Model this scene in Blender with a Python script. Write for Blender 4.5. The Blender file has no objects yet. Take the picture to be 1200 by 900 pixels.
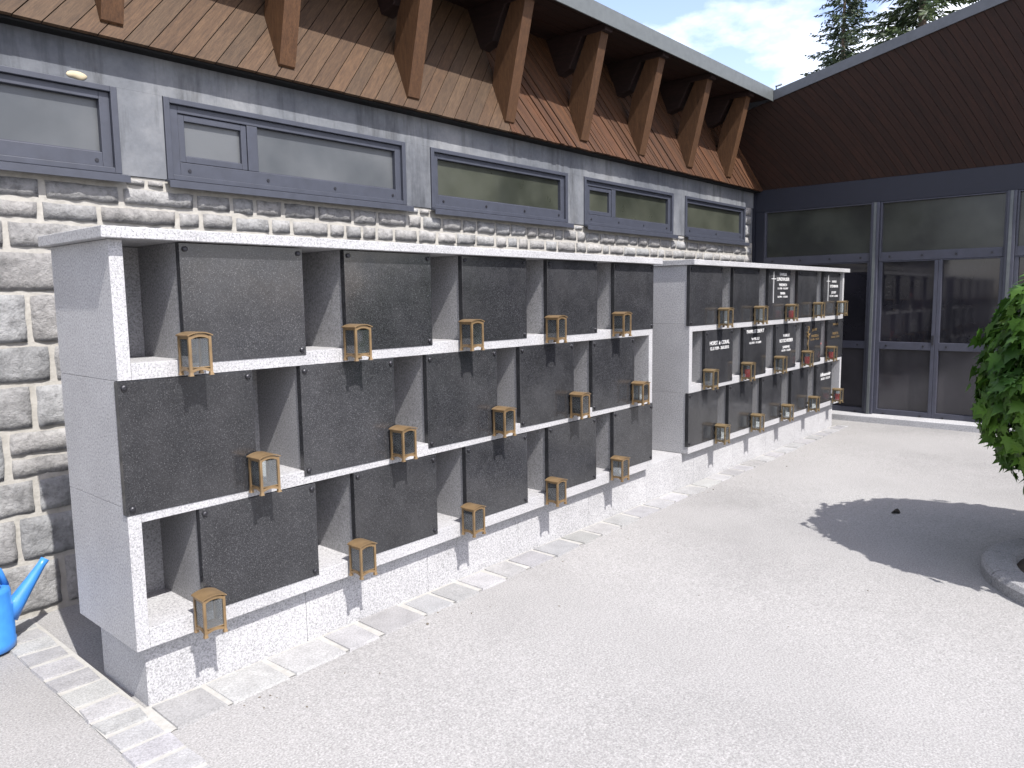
import bpy, bmesh, math, random
from mathutils import Vector, Matrix, noise
R = math.radians
S = bpy.context.scene
COL = S.collection

# ------------------------------------------------------------------ helpers
def link(o, parent=None):
    COL.objects.link(o)
    if parent: o.parent = parent
    return o
def tag(o, label=None, cat=None, group=None, kind=None):
    if label: o['label'] = label
    if cat: o['category'] = cat
    if group: o['group'] = group
    if kind: o['kind'] = kind
    return o
def thing(name, label, cat, loc=(0, 0, 0), group=None):
    o = bpy.data.objects.new(name, None)
    o.empty_display_size = .1
    o.location = loc
    link(o)
    return tag(o, label, cat, group)
def obj(name, bm, mat, parent=None, bevel=0, smooth=False, recalc=True):
    if recalc: bmesh.ops.recalc_face_normals(bm, faces=bm.faces)
    me = bpy.data.meshes.new(name)
    bm.to_mesh(me); bm.free()
    if mat: me.materials.append(mat)
    if smooth:
        for p in me.polygons: p.use_smooth = True
    o = bpy.data.objects.new(name, me)
    link(o, parent)
    if bevel:
        m = o.modifiers.new('bevel', 'BEVEL'); m.width = bevel; m.segments = 2
        m.limit_method = 'ANGLE'; m.angle_limit = R(40)
    return o
def BM(): return bmesh.new()
def hexa(bm, pts):
    v = [bm.verts.new(p) for p in pts]
    for f in ((0, 1, 2, 3), (4, 5, 6, 7), (0, 1, 5, 4), (1, 2, 6, 5), (2, 3, 7, 6), (3, 0, 4, 7)):
        bm.faces.new([v[i] for i in f])
    return v
def box(bm, x0, x1, y0, y1, z0, z1, zx=0.0):
    """axis box; zx: rise in z per metre of x (for the slightly falling ground)"""
    a, b = zx * x0, zx * x1
    return hexa(bm, [(x0, y0, z0 + a), (x1, y0, z0 + b), (x1, y1, z0 + b), (x0, y1, z0 + a),
                     (x0, y0, z1 + a), (x1, y0, z1 + b), (x1, y1, z1 + b), (x0, y1, z1 + a)])
def boxbm(*a, **k):
    bm = BM(); box(bm, *a, **k); return bm
def prism(bm, prof, axis, a, b):
    """extrude a closed 2-D profile along an axis from a to b"""
    def P(u, v, w):
        return {'X': (w, u, v), 'Y': (u, w, v), 'Z': (u, v, w)}[axis]
    A = [bm.verts.new(P(u, v, a)) for u, v in prof]
    B = [bm.verts.new(P(u, v, b)) for u, v in prof]
    bm.faces.new(A); bm.faces.new(list(reversed(B)))
    n = len(prof)
    for i in range(n):
        bm.faces.new([A[i], A[(i + 1) % n], B[(i + 1) % n], B[i]])
def tube(bm, pts, rads, seg=12, cap=True):
    pts = [Vector(p) for p in pts]; rings = []
    for i, p in enumerate(pts):
        d = (pts[min(i + 1, len(pts) - 1)] - pts[max(i - 1, 0)]).normalized()
        up = Vector((0, 0, 1)) if abs(d.z) < .9 else Vector((1, 0, 0))
        u = d.cross(up).normalized(); w = d.cross(u)
        r = rads[i] if isinstance(rads, (list, tuple)) else rads
        rings.append([bm.verts.new(p + u * (r * math.cos(2 * math.pi * k / seg)) + w * (r * math.sin(2 * math.pi * k / seg))) for k in range(seg)])
    for a, b in zip(rings, rings[1:]):
        for k in range(seg): bm.faces.new([a[k], a[(k + 1) % seg], b[(k + 1) % seg], b[k]])
    if cap: bm.faces.new(rings[0]); bm.faces.new(list(reversed(rings[-1])))
def lathe(bm, prof, seg=28, c=(0, 0)):
    rings = [[bm.verts.new((c[0] + r * math.cos(2 * math.pi * k / seg), c[1] + r * math.sin(2 * math.pi * k / seg), z)) for k in range(seg)] for r, z in prof]
    for a, b in zip(rings, rings[1:]):
        for k in range(seg): bm.faces.new([a[k], a[(k + 1) % seg], b[(k + 1) % seg], b[k]])
    bm.faces.new(rings[0]); bm.faces.new(list(reversed(rings[-1])))

# ------------------------------------------------------------------ materials
class N:
    def __init__(s, name):
        s.m = bpy.data.materials.new(name); s.m.use_nodes = True
        s.t = s.m.node_tree; s.b = s.t.nodes['Principled BSDF']
        s.tc = s.t.nodes.new('ShaderNodeTexCoord'); s.co = s.tc.outputs['Object']
    def n(s, typ, **kw):
        x = s.t.nodes.new(typ)
        for k, v in kw.items(): setattr(x, k, v)
        return x
    def l(s, a, b): s.t.links.new(a, b)
    def noise(s, scale, detail=4, rough=.55, co=None):
        x = s.n('ShaderNodeTexNoise'); x.inputs['Scale'].default_value = scale
        x.inputs['Detail'].default_value = detail; x.inputs['Roughness'].default_value = rough
        s.l(co or s.co, x.inputs['Vector']); return x.outputs['Fac']
    def vor(s, scale, feature='F1', out='Distance', co=None):
        x = s.n('ShaderNodeTexVoronoi', feature=feature); x.inputs['Scale'].default_value = scale
        s.l(co or s.co, x.inputs['Vector']); return x.outputs[out]
    def map(s, sc=(1, 1, 1), rot=(0, 0, 0)):
        x = s.n('ShaderNodeMapping'); x.inputs['Scale'].default_value = sc; x.inputs['Rotation'].default_value = rot
        s.l(s.co, x.inputs['Vector']); return x.outputs['Vector']
    def ramp(s, fac, stops, interp='LINEAR'):
        x = s.n('ShaderNodeValToRGB'); e = x.color_ramp.elements; x.color_ramp.interpolation = interp
        while len(e) < len(stops): e.new(.5)
        for k, (p, c) in enumerate(stops):
            e[k].position = p
            c = (c, c, c) if isinstance(c, (int, float)) else c
            e[k].color = (*c, 1)
        s.l(fac, x.inputs['Fac']); return x.outputs['Color']
    def mix(s, fac, a, b, mode='MIX'):
        x = s.n('ShaderNodeMix', data_type='RGBA', blend_type=mode)
        for sock, v in ((x.inputs['Factor'], fac), (x.inputs['A'], a), (x.inputs['B'], b)):
            if hasattr(v, 'links') or hasattr(v, 'is_linked'): s.l(v, sock)
            elif isinstance(v, tuple): sock.default_value = (*v, 1)
            else: sock.default_value = v
        return x.outputs['Result']
    def attr(s, name='tint'):
        x = s.n('ShaderNodeAttribute'); x.attribute_name = name; return x.outputs['Color']
    def bump(s, h, strength=.3, dist=.01):
        x = s.n('ShaderNodeBump'); x.inputs['Strength'].default_value = strength; x.inputs['Distance'].default_value = dist
        s.l(h, x.inputs['Height']); s.l(x.outputs['Normal'], s.b.inputs['Normal'])
    def set(s, col=None, rough=None, metal=None, spec=None, **kw):
        b = s.b.inputs
        for sock, v in ((b['Base Color'], col), (b['Roughness'], rough), (b['Metallic'], metal), (b['Specular IOR Level'], spec)):
            if v is None: continue
            if isinstance(v, tuple): sock.default_value = (*v, 1)
            elif isinstance(v, (int, float)): sock.default_value = v
            else: s.l(v, sock)
        return s

def granite_light(name, base=.50, rough=.55):
    m = N(name)
    sp = m.ramp(m.noise(125, 4, .75), [(.35, base * .42), (.45, base * .82), (.54, base * 1.02), (.64, base * 1.26)])
    fl = m.ramp(m.vor(120), [(.12, 1.0), (.24, 0.0)])
    c = m.mix(m.mix(.25, fl, (0, 0, 0)), sp, (base * .35, base * .36, base * .4))
    big = m.ramp(m.noise(2.3, 6, .65), [(.3, .84), (.7, 1.07)])
    c = m.mix(1.0, c, big, 'MULTIPLY')
    c = m.mix(1.0, c, (.99, .99, 1.015), 'MULTIPLY')
    m.set(c, rough); m.bump(m.noise(190, 3, .7), .25, .002)
    return m.m
def granite_black():
    m = N('black_granite')
    b = m.ramp(m.noise(230, 3, .8), [(.30, (.010, .0104, .012)), (.48, (.018, .0186, .021)), (.60, (.029, .030, .033)), (.72, (.14, .14, .145))])
    fl = m.ramp(m.vor(95), [(.055, 1.0), (.085, 0.0)])
    sel = m.ramp(m.noise(41, 1), [(.52, 0.0), (.60, 1.0)])
    c = m.mix(m.mix(1.0, fl, sel, 'MULTIPLY'), b, (.17, .17, .17))
    c = m.mix(1.0, c, m.ramp(m.noise(5, 4), [(.3, .82), (.7, 1.15)]), 'MULTIPLY')
    oi = m.n('ShaderNodeObjectInfo'); c = m.mix(1.0, c, m.ramp(oi.outputs['Random'], [(0, .80), (1, 1.18)]), 'MULTIPLY')
    sm = m.ramp(m.noise(3.1, 6, .65), [(.45, 0.0), (.72, .16)]); c = m.mix(sm, c, (.10, .10, .105))
    m.set(c, m.ramp(m.noise(7, 5), [(.3, .07), (.7, .22)]), spec=.5)
    m.bump(m.noise(240, 2), .04, .001)
    return m.m
def asphalt():
    m = N('light_asphalt')
    a = m.ramp(m.noise(120, 4, .75), [(.32, .130), (.47, .205), (.56, .243), (.72, .335)])
    g = m.ramp(m.vor(150, out='Color'), [(0.0, .7), (1.0, 1.25)])
    c = m.mix(.35, a, g, 'MULTIPLY')
    big = m.ramp(m.noise(.55, 7, .62), [(.3, .82), (.5, 1.0), (.72, 1.12)])
    c = m.mix(1.0, c, big, 'MULTIPLY')
    dk = m.ramp(m.noise(4.2, 5, .7), [(.66, 1.0), (.76, .80)])
    c = m.mix(1.0, c, dk, 'MULTIPLY')
    c = m.mix(1.0, c, (1.0, .984, .972), 'MULTIPLY')
    m.set(c, .85, spec=.3); m.bump(m.noise(130, 3, .7), .4, .005)
    return m.m
def sett_mat():
    m = N('pale_setts')
    c = m.ramp(m.noise(130, 3, .7), [(.35, .185), (.5, .240), (.65, .285)])
    c = m.mix(1.0, c, m.attr(), 'MULTIPLY')
    c = m.mix(1.0, c, m.ramp(m.noise(9, 4), [(.3, .86), (.7, 1.08)]), 'MULTIPLY')
    m.set(c, .75); m.bump(m.noise(40, 5, .65), .5, .008)
    return m.m
def mortar_mat(name='mortar', c0=(.24, .230, .208), c1=(.33, .318, .290)):
    m = N(name)
    m.set(m.ramp(m.noise(22, 5, .65), [(.3, c0), (.7, c1)]), .9); m.bump(m.noise(60, 4), .5, .006)
    return m.m
def stone_mat():
    m = N('grey_ashlar')
    a = m.ramp(m.noise(9, 6, .65), [(.28, (.175, .175, .175)), (.5, (.250, .249, .247)), (.72, (.310, .308, .303))])
    c = m.mix(1.0, a, m.attr(), 'MULTIPLY')
    st = m.ramp(m.noise(26, 5, .7), [(.36, .72), (.5, 1.0), (.7, 1.12)])
    c = m.mix(1.0, c, st, 'MULTIPLY')
    m.set(c, .9, spec=.2); m.bump(m.noise(34, 8, .75), 1.0, .02)
    return m.m
def concrete_mat():
    m = N('painted_concrete')
    a = m.ramp(m.noise(1.6, 6, .62), [(.28, (.062, .068, .080)), (.5, (.110, .117, .129)), (.72, (.182, .187, .194))])
    dr = m.ramp(m.noise(4.0, 6, .65, m.map((2.2, 1, .30))), [(.32, .55), (.50, 1.0)])
    c = m.mix(1.0, a, dr, 'MULTIPLY')
    c = m.mix(1.0, c, m.ramp(m.noise(40, 4), [(.3, .93), (.7, 1.06)]), 'MULTIPLY')
    m.set(c, .85, spec=.3); m.bump(m.noise(18, 6, .65), .35, .006)
    return m.m
def wood_mat(name, lo, hi, along, rough=.7, knots=True):
    m = N(name)
    if along == 'UV':
        x = m.n('ShaderNodeMapping'); x.inputs['Scale'].default_value = (1.6, 16, 1); m.l(m.tc.outputs['UV'], x.inputs['Vector']); co = x.outputs['Vector']
    else: co = m.map(*along)
    g = m.ramp(m.noise(3 if along == 'UV' else 5, 7, .62, co), [(.28, lo), (.72, hi)])
    fine = m.ramp(m.noise(9 if along == 'UV' else 22, 4, .6, co), [(.35, .70), (.6, 1.08)])
    c = m.mix(1.0, g, fine, 'MULTIPLY')
    c = m.mix(1.0, c, m.attr(), 'MULTIPLY')
    m.set(c, rough, spec=.3); m.bump(m.noise(30, 4, .6, co), .25, .003)
    return m.m
def metal_mat(name, c, rough=.45, metal=.0, var=.12):
    m = N(name)
    k = m.ramp(m.noise(14, 4), [(.3, 1 - var), (.7, 1 + var)])
    m.set(m.mix(1.0, k, c, 'MULTIPLY'), rough, metal); m.bump(m.noise(160, 2), .05, .001)
    return m.m
def pane_mat(name, c0, c1, rough, spec=.5):
    m = N(name)
    m.set(m.ramp(m.noise(1.7, 5, .5), [(.38, c0), (.64, c1)]), m.ramp(m.noise(5, 4), [(.3, rough * .8), (.7, rough * 1.2)]), spec=spec)
    return m.m
def clear_glass():
    m = N('lantern_glass')
    t = m.t; out = t.nodes['Material Output']
    tr = m.n('ShaderNodeBsdfTransparent'); tr.inputs['Color'].default_value = (.93, .95, .945, 1)
    gl = m.n('ShaderNodeBsdfGlossy'); gl.inputs['Roughness'].default_value = .04; gl.inputs['Color'].default_value = (.95, .97, 1, 1)
    fr = m.n('ShaderNodeFresnel'); fr.inputs['IOR'].default_value = 1.75
    mx = m.n('ShaderNodeMixShader')
    m.l(fr.outputs[0], mx.inputs[0]); m.l(tr.outputs[0], mx.inputs[1]); m.l(gl.outputs[0], mx.inputs[2])
    df = m.n('ShaderNodeBsdfDiffuse'); df.inputs['Color'].default_value = (.62, .64, .64, 1)
    m2 = m.n('ShaderNodeMixShader'); m.l(m.ramp(m.noise(9, 3), [(.35, .015), (.75, .06)]), m2.inputs[0])
    m.l(mx.outputs[0], m2.inputs[1]); m.l(df.outputs[0], m2.inputs[2])
    m.l(m2.outputs[0], out.inputs['Surface'])
    t.nodes.remove(m.b)
    return m.m
def leaf_mat(name, lo, hi, trans=.25):
    m = N(name)
    c = m.mix(1.0, m.ramp(m.noise(3.0, 3), [(.35, lo), (.65, hi)]), m.attr(), 'MULTIPLY')
    m.set(c, .5, spec=.35)
    tl = m.n('ShaderNodeBsdfTranslucent'); m.l(c, tl.inputs['Color'])
    mx = m.n('ShaderNodeMixShader'); mx.inputs[0].default_value = trans
    m.l(m.b.outputs[0], mx.inputs[1]); m.l(tl.outputs[0], mx.inputs[2])
    m.l(mx.outputs[0], m.t.nodes['Material Output'].inputs['Surface'])
    return m.m
def plain(name, c, rough=.5, metal=0, spec=.5, var=.08, sc=20):
    m = N(name)
    m.set(m.mix(1.0, m.ramp(m.noise(sc, 4), [(.3, 1 - var), (.7, 1 + var)]), c, 'MULTIPLY'), rough, metal, spec)
    return m.m

M_GRAN = granite_light('pale_granite', .345)
M_GRAN_SHADED = granite_light('shaded_granite', .27)  # same granite darkened for niche interiors, their shade put into the colour
M_BLACK = granite_black()
M_ASPH = asphalt(); M_SETT = sett_mat(); M_MORT = mortar_mat(); M_JOINT = mortar_mat('pale_joint', (.25, .245, .23), (.31, .305, .29))
M_STONE = stone_mat(); M_CONC = concrete_mat()
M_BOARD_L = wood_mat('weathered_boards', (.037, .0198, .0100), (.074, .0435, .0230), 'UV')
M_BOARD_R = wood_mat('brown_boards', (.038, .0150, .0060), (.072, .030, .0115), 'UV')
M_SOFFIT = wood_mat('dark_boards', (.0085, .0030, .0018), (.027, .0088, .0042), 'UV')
M_STRUT = wood_mat('timber', (.046, .0205, .0082), (.082, .039, .0165), ((9, 9, 1.1), (0, 0, 0)))
M_RAFTER = wood_mat('dark_timber', (.012, .006, .005), (.026, .012, .010), ((9, 1.2, 9), (0, 0, 0)))
M_FASCIA = metal_mat('grey_sheet_metal', (.088, .097, .098), .5, .2)
M_FASCIA2 = metal_mat('dark_sheet_metal', (.055, .06, .07), .5, .2)
M_FRAME = metal_mat('window_metal', (.032, .036, .050), .5)
M_BEAM = metal_mat('blue_steel', (.0035, .0048, .013), .6)
M_MULL = metal_mat('mullion_steel', (.038, .040, .056), .45)
M_SCREW = metal_mat('screw_metal', (.03, .03, .035), .35, .6)
M_PANE_A = pane_mat('frosted_glass', (.045, .050, .055), (.082, .087, .092), .36)
M_PANE_B = pane_mat('green_frosted_glass', (.020, .023, .017), (.045, .049, .037), .33)
M_PANE_C = pane_mat('hall_satin_glass', (.014, .016, .014), (.034, .038, .031), .22)
M_PANE_D = pane_mat('hall_dark_glass', (.010, .010, .013), (.018, .017, .022), .05)
M_PANE_E = pane_mat('hall_low_glass', (.026, .025, .028), (.042, .040, .045), .12)
M_BRONZE = metal_mat('bronze', (.215, .145, .075), .36, .5, .25)
M_BRONZE_O = metal_mat('dull_bronze', (.185, .135, .072), .42, .5, .25)
M_GLASS = clear_glass()
M_RED = plain('red_candle_cup', (.88, .035, .02), .3)
M_WAX = plain('white_wax', (.75, .73, .68), .5)
M_BLUE = plain('blue_plastic', (.035, .17, .48), .35)
M_WHITE_LET = plain('white_lettering', (.50, .50, .50), .5)
M_GOLD_LET = plain('gold_lettering', (.20, .135, .06), .4, .3)
M_BARK = plain('bark', (.10, .075, .055), .9, var=.35, sc=30)
M_SOIL = plain('soil', (.05, .038, .028), .95, var=.4, sc=40)
M_RING = granite_light('ring_granite', .24, .7)
M_MAPLE = leaf_mat('maple_leaves', (.032, .092, .014), (.092, .195, .028), .36)
M_SPRUCE = leaf_mat('spruce_needles', (.022, .042, .024), (.058, .082, .036), .12)
M_PINE = leaf_mat('pine_needles', (.028, .052, .022), (.075, .098, .036), .15)
M_CREAM = plain('cream_foam', (.36, .31, .21), .8)
M_PINK = plain('pink_petals', (.62, .22, .20), .6)
M_DARK = plain('interior_dark', (.03, .03, .035), .8)
M_LEAFD = plain('dry_leaf', (.035, .028, .022), .8)

# ------------------------------------------------------------------ ground
GS = .0045
def gz(x): return GS * min(max(x, 0), 9)
bm = BM()
xs = [-300, 0, 9, 300]
vs = [[bm.verts.new((x, y, gz(x))) for y in (-300, 300)] for x in xs]
for a, b in zip(vs, vs[1:]): bm.faces.new([a[0], b[0], b[1], a[1]])
tag(obj('ground', bm, M_ASPH), kind='structure')

# granite setts edging round the plinth (one paved strip)
rnd = random.Random(4)
def sett(bm, lay, c, zt, inset=.009):
    """c: 4 corners (ccw) -> low domed stone"""
    C = sum((Vector((p[0], p[1], 0)) for p in c), Vector()) / 4
    jit = lambda: rnd.uniform(-.008, .008)
    t = rnd.uniform(.84, 1.12); tc = (t, t * rnd.uniform(.985, 1.01), t * rnd.uniform(.985, 1.04), 1)
    r0, r1 = [], []
    for p in c:
        v = Vector((p[0] + jit(), p[1] + jit(), 0)); d = (C - v).normalized()
        a = v + d * inset; b = v + d * (inset + .014)
        r0.append(bm.verts.new((a.x, a.y, gz(a.x) - .02))); r1.append(bm.verts.new((b.x, b.y, gz(b.x) + zt + rnd.uniform(-.002, .003))))
    fs = [bm.faces.new(r1)] + [bm.faces.new([r0[i], r0[(i + 1) % 4], r1[(i + 1) % 4], r1[i]]) for i in range(4)]
    for f in fs:
        for l in f.loops: l[lay] = tc
bm = BM(); lay = bm.loops.layers.float_color.new('tint')
def yedge(x): return -.205 + .085 * min(max(x, 0) / 4, 1) + .03 * min(max(x - 4, 0) / 4, 1)
x = .045
while x < 8.12:
    w = rnd.uniform(.20, .30); x1 = min(x + w, 8.15)
    sett(bm, lay, [(x, yedge(x)), (x1, yedge(x1)), (x1, .056), (x, .056)], .009); x = x1
y = 1.40
while y > -1.6:
    w = rnd.uniform(.135, .185)
    sett(bm, lay, [(-.165, y - w), (.035, y - w), (.035, y), (-.165, y)], .010); y -= w
obj_s = obj('paving_strip', bm, M_SETT); tag(obj_s, kind='structure')
bm = BM()
def sheet(bm, pts, dz): bm.faces.new([bm.verts.new((p[0], p[1], gz(p[0]) + dz)) for p in pts])
sheet(bm, [(.035, yedge(0) + .02), (4, yedge(4) + .02), (8.15, yedge(8) + .02), (8.15, .06), (4, .06), (.035, .06)], .005)
sheet(bm, [(-.15, -1.6), (.018, -1.6), (.018, -.19), (.0349, -.19), (.0349, 1.41), (-.15, 1.41)], .005)
tag(obj('paving_joints', bm, M_JOINT), kind='structure')

# ------------------------------------------------------------------ columbarium blocks
PY = -.003            # front face of the cover plates
D = .58
def make_plate(parent, x0, x1, z0, z1, fancy=None):
    p = obj('cover_plate', boxbm(x0, x1, PY, .028, z0, z1), M_BLACK, parent, bevel=.0015)
    for sx in (x0 + .022, x1 - .022):
        for sz in (z0 + .024, z1 - .024):
            bm = BM(); tube(bm, [(sx, PY - .0002, sz), (sx, PY - .007, sz), (sx, PY - .010, sz)], [.0105, .0105, .006], 12)
            obj('screw_cap', bm, M_SCREW, p)
    return p
def block(name, label, ox, L, cap, zt, ct, s1, s2, s3, starts, plates, side_lead):
    """s1..s3: functions x->(bottom, top) of the three shelves; plates: per row list of (x0,x1)"""
    t = thing(name, label, 'columbarium', (ox, 0, 0), 'columbarium blocks along the wall')
    obj('cap_slab', boxbm(-cap[0], L + cap[1], -.047, D + .02, zt - ct, zt), M_GRAN, t, bevel=.003)
    zb = zt - ct
    # end panels, three stacked slabs each
    for xa, xb in ((0, .05), (L - .05, L)):
        e = (xa + xb) / 2
        cv = [(pr[0][0] < .03) if xa < 1 else (pr[-1][1] > L - .03) for pr in plates]
        z = [s3(e)[1 if cv[2] else 0], s2(e)[0 if cv[2] else 1], s1(e)[0 if cv[1] else 1], zb - .001]
        if cv[2]: obj('end_panel', boxbm(xa, xb, 0, D, s3(e)[0], s3(e)[1] - .0005), M_GRAN, t, bevel=.0015)
        for k in range(3):
            pr = plates[2 - k]
            cov = (pr[0][0] < .03) if xa < 1 else (pr[-1][1] > L - .03)
            obj('end_panel', boxbm(xa, xb, .030 if cov else 0, D, z[k] + (.0006 if k else 0), z[k + 1] - .0006), M_GRAN, t, bevel=.0015)
    # shelves
    for s in (s1, s2, s3):
        a, b = s(.051), s(L - .051)
        bm = BM()
        hexa(bm, [(.0505, 0.0005, a[0]), (L - .0505, .0005, b[0]), (L - .0505, D - .02, b[0]), (.0505, D - .02, a[0]),
                  (.0505, .0005, a[1]), (L - .0505, .0005, b[1]), (L - .0505, D - .02, b[1]), (.0505, D - .02, a[1])])
        obj('shelf', bm, M_GRAN, t, bevel=.002)
    # shelf noses across the end panels so shelf fronts run right through
    obj('back_panel', boxbm(.051, L - .051, D - .018, D - .001, s3(0)[1] + .05, zb - .001), M_GRAN_SHADED, t)
    rows = [(lambda e: s1(e)[1], lambda e: zb - .001, -.016), (lambda e: s2(e)[1], lambda e: s1(e)[0], -.030), (lambda e: s3(e)[1], lambda e: s2(e)[0], -.014)]
    out = []
    for r, (lo, hi, dz) in enumerate(rows):
        ro = []
        for (x0, x1) in plates[r]:
            m = (x0 + x1) / 2
            ro.append(make_plate(t, x0, x1, lo(m) + dz, hi(m) - .002))
            for xa in (x0 + .004, x1 - .004 - .028):          # niche side walls behind the plate
                if xa < .051 or xa + .028 > L - .051: continue
                h0, h1 = lo(xa), hi(xa)
                obj('niche_wall', boxbm(xa, xa + .028, .030, D - .02, h0 + .0008, h1 - .0008), M_GRAN_SHADED, t)
        # back wall of each open bay
        edges = [.0505] + [v for p in plates[r] for v in (p[0] + .004, p[1] - .004)] + [L - .0505]
        for k in range(0, len(edges), 2):
            xa, xb = edges[k], edges[k + 1]
            if xb - xa < .1: continue
            m = (xa + xb) / 2
            obj('bay_back', boxbm(xa + .001, xb - .001, .37, .39, lo(m) - .001 + .002, hi(m) - .002), M_GRAN_SHADED, t)
        out.append(ro)
    return t, out
W = .534
LA = 3.80
fA1 = lambda x: (1.314, 1.377)
fA2 = lambda x: (.767 + .0103 * x, .830 + .0103 * x)
fA3 = lambda x: (.266 + .0116 * x, .344 + .0116 * x)
rA13 = [(.258, .808), (1.032, 1.576), (1.805, 2.344), (2.544, 3.079), (3.286, 3.803)]
rA2 = [(-.004, .540), (.772, 1.310), (1.529, 2.072), (2.276, 2.813), (3.024, 3.545)]
A, PA = block('near_columbarium', 'larger near granite columbarium with blank black plates and empty bronze lanterns', 0, LA, (.038, .06), 1.876, .042,
              fA1, fA2, fA3, None, [rA13, rA2, [(.275, .826), (1.041, 1.580), (1.805, 2.336), (2.543, 3.066), (3.279, 3.803)]], 0)
XB, LB = 4.370, 3.715
fB1 = lambda x: (1.313, 1.375)
fB2 = lambda x: (.815 + .006 * x, .878 + .006 * x)
fB3 = lambda x: (.318 + .004 * x, .388 + .004 * x)
loc = lambda l: [(a - XB, b - XB) for a, b in l]
B, PB = block('far_columbarium', 'far granite columbarium with engraved black plates and red candles by the glass wall', XB, LB, (.02, .05), 1.886, .042,
              fB1, fB2, fB3, None,
              [loc([(4.366, 4.940), (5.153, 5.697), (5.914, 6.447), (6.653, 7.195), (7.407, 7.930)]),
               loc([(4.645, 5.16), (5.381, 5.885), (6.12, 6.635), (6.868, 7.365), (7.575, 8.088)]),
               loc([(4.366, 4.885), (5.102, 5.60), (5.814, 6.29), (6.549, 7.01), (7.273, 7.755)])], 0)

# plinth under both blocks, in slabs
t = thing('granite_plinth', 'long pale granite plinth carrying both columbarium blocks above the paving', 'plinth', (.05, 0, 0))
cuts = [.05, .787, 1.554, 2.31, 3.063, 3.83, 4.58, 5.33, 6.08, 6.83, 7.55, 8.0]
for a, b in zip(cuts, cuts[1:]):
    m = (a + b) / 2
    top = (fA3(m)[0] if m < 3.8 else (.305 if m < 4.33 else fB3(m - XB)[0])) - .0015
    a0, b0 = a - .05 + .001, b - .05 - .001
    bm = BM()
    if b < 3.9:
        ta, tb = fA3(a)[0] - .0015, fA3(min(b, 3.8))[0] - .0015
    elif a < 4.3:
        ta, tb = fA3(3.83)[0] - .0015, fB3(.2)[0] - .0015
    else:
        ta, tb = fB3(a - XB)[0] - .0015, fB3(b - XB)[0] - .0015
    hexa(bm, [(a0, .058, gz(a) - .05), (b0, .058, gz(b) - .05), (b0, D - .08, gz(b) - .05), (a0, D - .08, gz(a) - .05),
              (a0, .058, ta), (b0, .058, tb), (b0, D - .08, tb), (a0, D - .08, ta)])
    obj('plinth_slab', bm, M_GRAN, t, bevel=.0012)

# ---- lettering
def lettering(plate, lines, mat, px, name='lettering', shear=0):
    """lines: (text, x centre, z centre, height, max width)"""
    for txt, cx, cz, h, mw in lines:
        bm = BM(); cu = bpy.data.curves.new('text_curve', 'FONT'); cu.body = txt; cu.size = h * 1.38
        cu.align_x = 'CENTER'; cu.align_y = 'CENTER'; cu.extrude = .0008; cu.offset = h * .018; cu.shear = shear; cu.resolution_u = 3
        to = bpy.data.objects.new('text_tmp', cu); COL.objects.link(to)
        dg = bpy.context.evaluated_depsgraph_get()
        me = bpy.data.meshes.new_from_object(to.evaluated_get(dg))
        w = max(v.co.x for v in me.vertices) - min(v.co.x for v in me.vertices)
        sx = mw / w
        me.transform(Matrix.Translation((cx, px - .0012, cz)) @ Matrix.Rotation(R(90), 4, 'X') @ Matrix.Diagonal((sx, 1, 1, 1)))
        bm.from_mesh(me); bpy.data.objects.remove(to); bpy.data.curves.remove(cu); bpy.data.meshes.remove(me)
        obj(name, bm, mat, plate, recalc=False)
def cross(plate, x, z0, z1, zc, arm, mat, w=.007):
    bm = BM(); y0, y1 = PY - .006, PY - .0004
    box(bm, x - w / 2, x + w / 2, y0, y1, z0, z1)
    box(bm, x - arm, x - w / 2, y0, y1, zc - w / 2, zc + w / 2); box(bm, x + w / 2, x + arm, y0, y1, zc - w / 2, zc + w / 2)
    return obj('cross', bm, mat, plate)
def bx(i, r): # plate extents in local coordinates
    v = [c.co for c in PB[r][i].data.vertices]; return min(a.x for a in v), max(a.x for a in v), min(a.z for a in v), max(a.z for a in v)
def note(r, i, s): PB[r][i]['label'] = s
p = PB[0][2]; a, b, c, d = bx(2, 0); cx = a + .64 * (b - a)
lettering(p, [('FAMILIE', cx, d - .045, .024, .17), ('LUNZHAUSER', cx, d - .093, .032, .31), ('FRIEDRICH', cx, d - .148, .025, .19), ('3.1.1938 - 16.2.2007', cx, d - .182, .017, .26),
              ('MARIA', cx, d - .230, .024, .12), ('5.8.1941 - 11.9.2011', cx, d - .263, .017, .25)], M_WHITE_LET, PY)
cross(p, a + .105, d - .32, d - .022, d - .090, .05, M_WHITE_LET, .006); note(0, 2, 'black plate with white cross and six lines of white lettering')
p = PB[0][4]; a, b, c, d = bx(4, 0); cx = a + .62 * (b - a)
lettering(p, [('FAMILIE', cx, d - .105, .023, .14), ('STEINMAIR', cx, d - .157, .029, .27), ('JOSEF', cx, d - .225, .024, .15), ('12.3.1937 - 6.8.2008', cx, d - .265, .019, .26)], M_WHITE_LET, PY)
cross(p, a + .13, d - .32, d - .035, d - .100, .05, M_WHITE_LET, .006); note(0, 4, 'black plate with white cross and four lines of white lettering')
p = PB[1][0]; a, b, c, d = bx(0, 1); cx = (a + b) / 2
lettering(p, [('HORST & CORAL', cx, d - .112, .033, .37), ('12.3.1939 - 26.8.2015', cx, d - .157, .026, .35)], M_WHITE_LET, PY); note(1, 0, 'black plate with two wide lines of white lettering')
p = PB[1][1]; a, b, c, d = bx(1, 1); cx = (a + b) / 2
lettering(p, [('FAMILIE EBERT', cx, d - .045, .032, .38), ('WILLI', cx, d - .115, .025, .17), ('4.5.1931 - 9.1.2009', cx, d - .150, .019, .26)], M_WHITE_LET, PY); note(1, 1, 'black plate with three lines of white lettering under its top edge')
p = PB[1][2]; a, b, c, d = bx(2, 1); cx = (a + b) / 2
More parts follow.
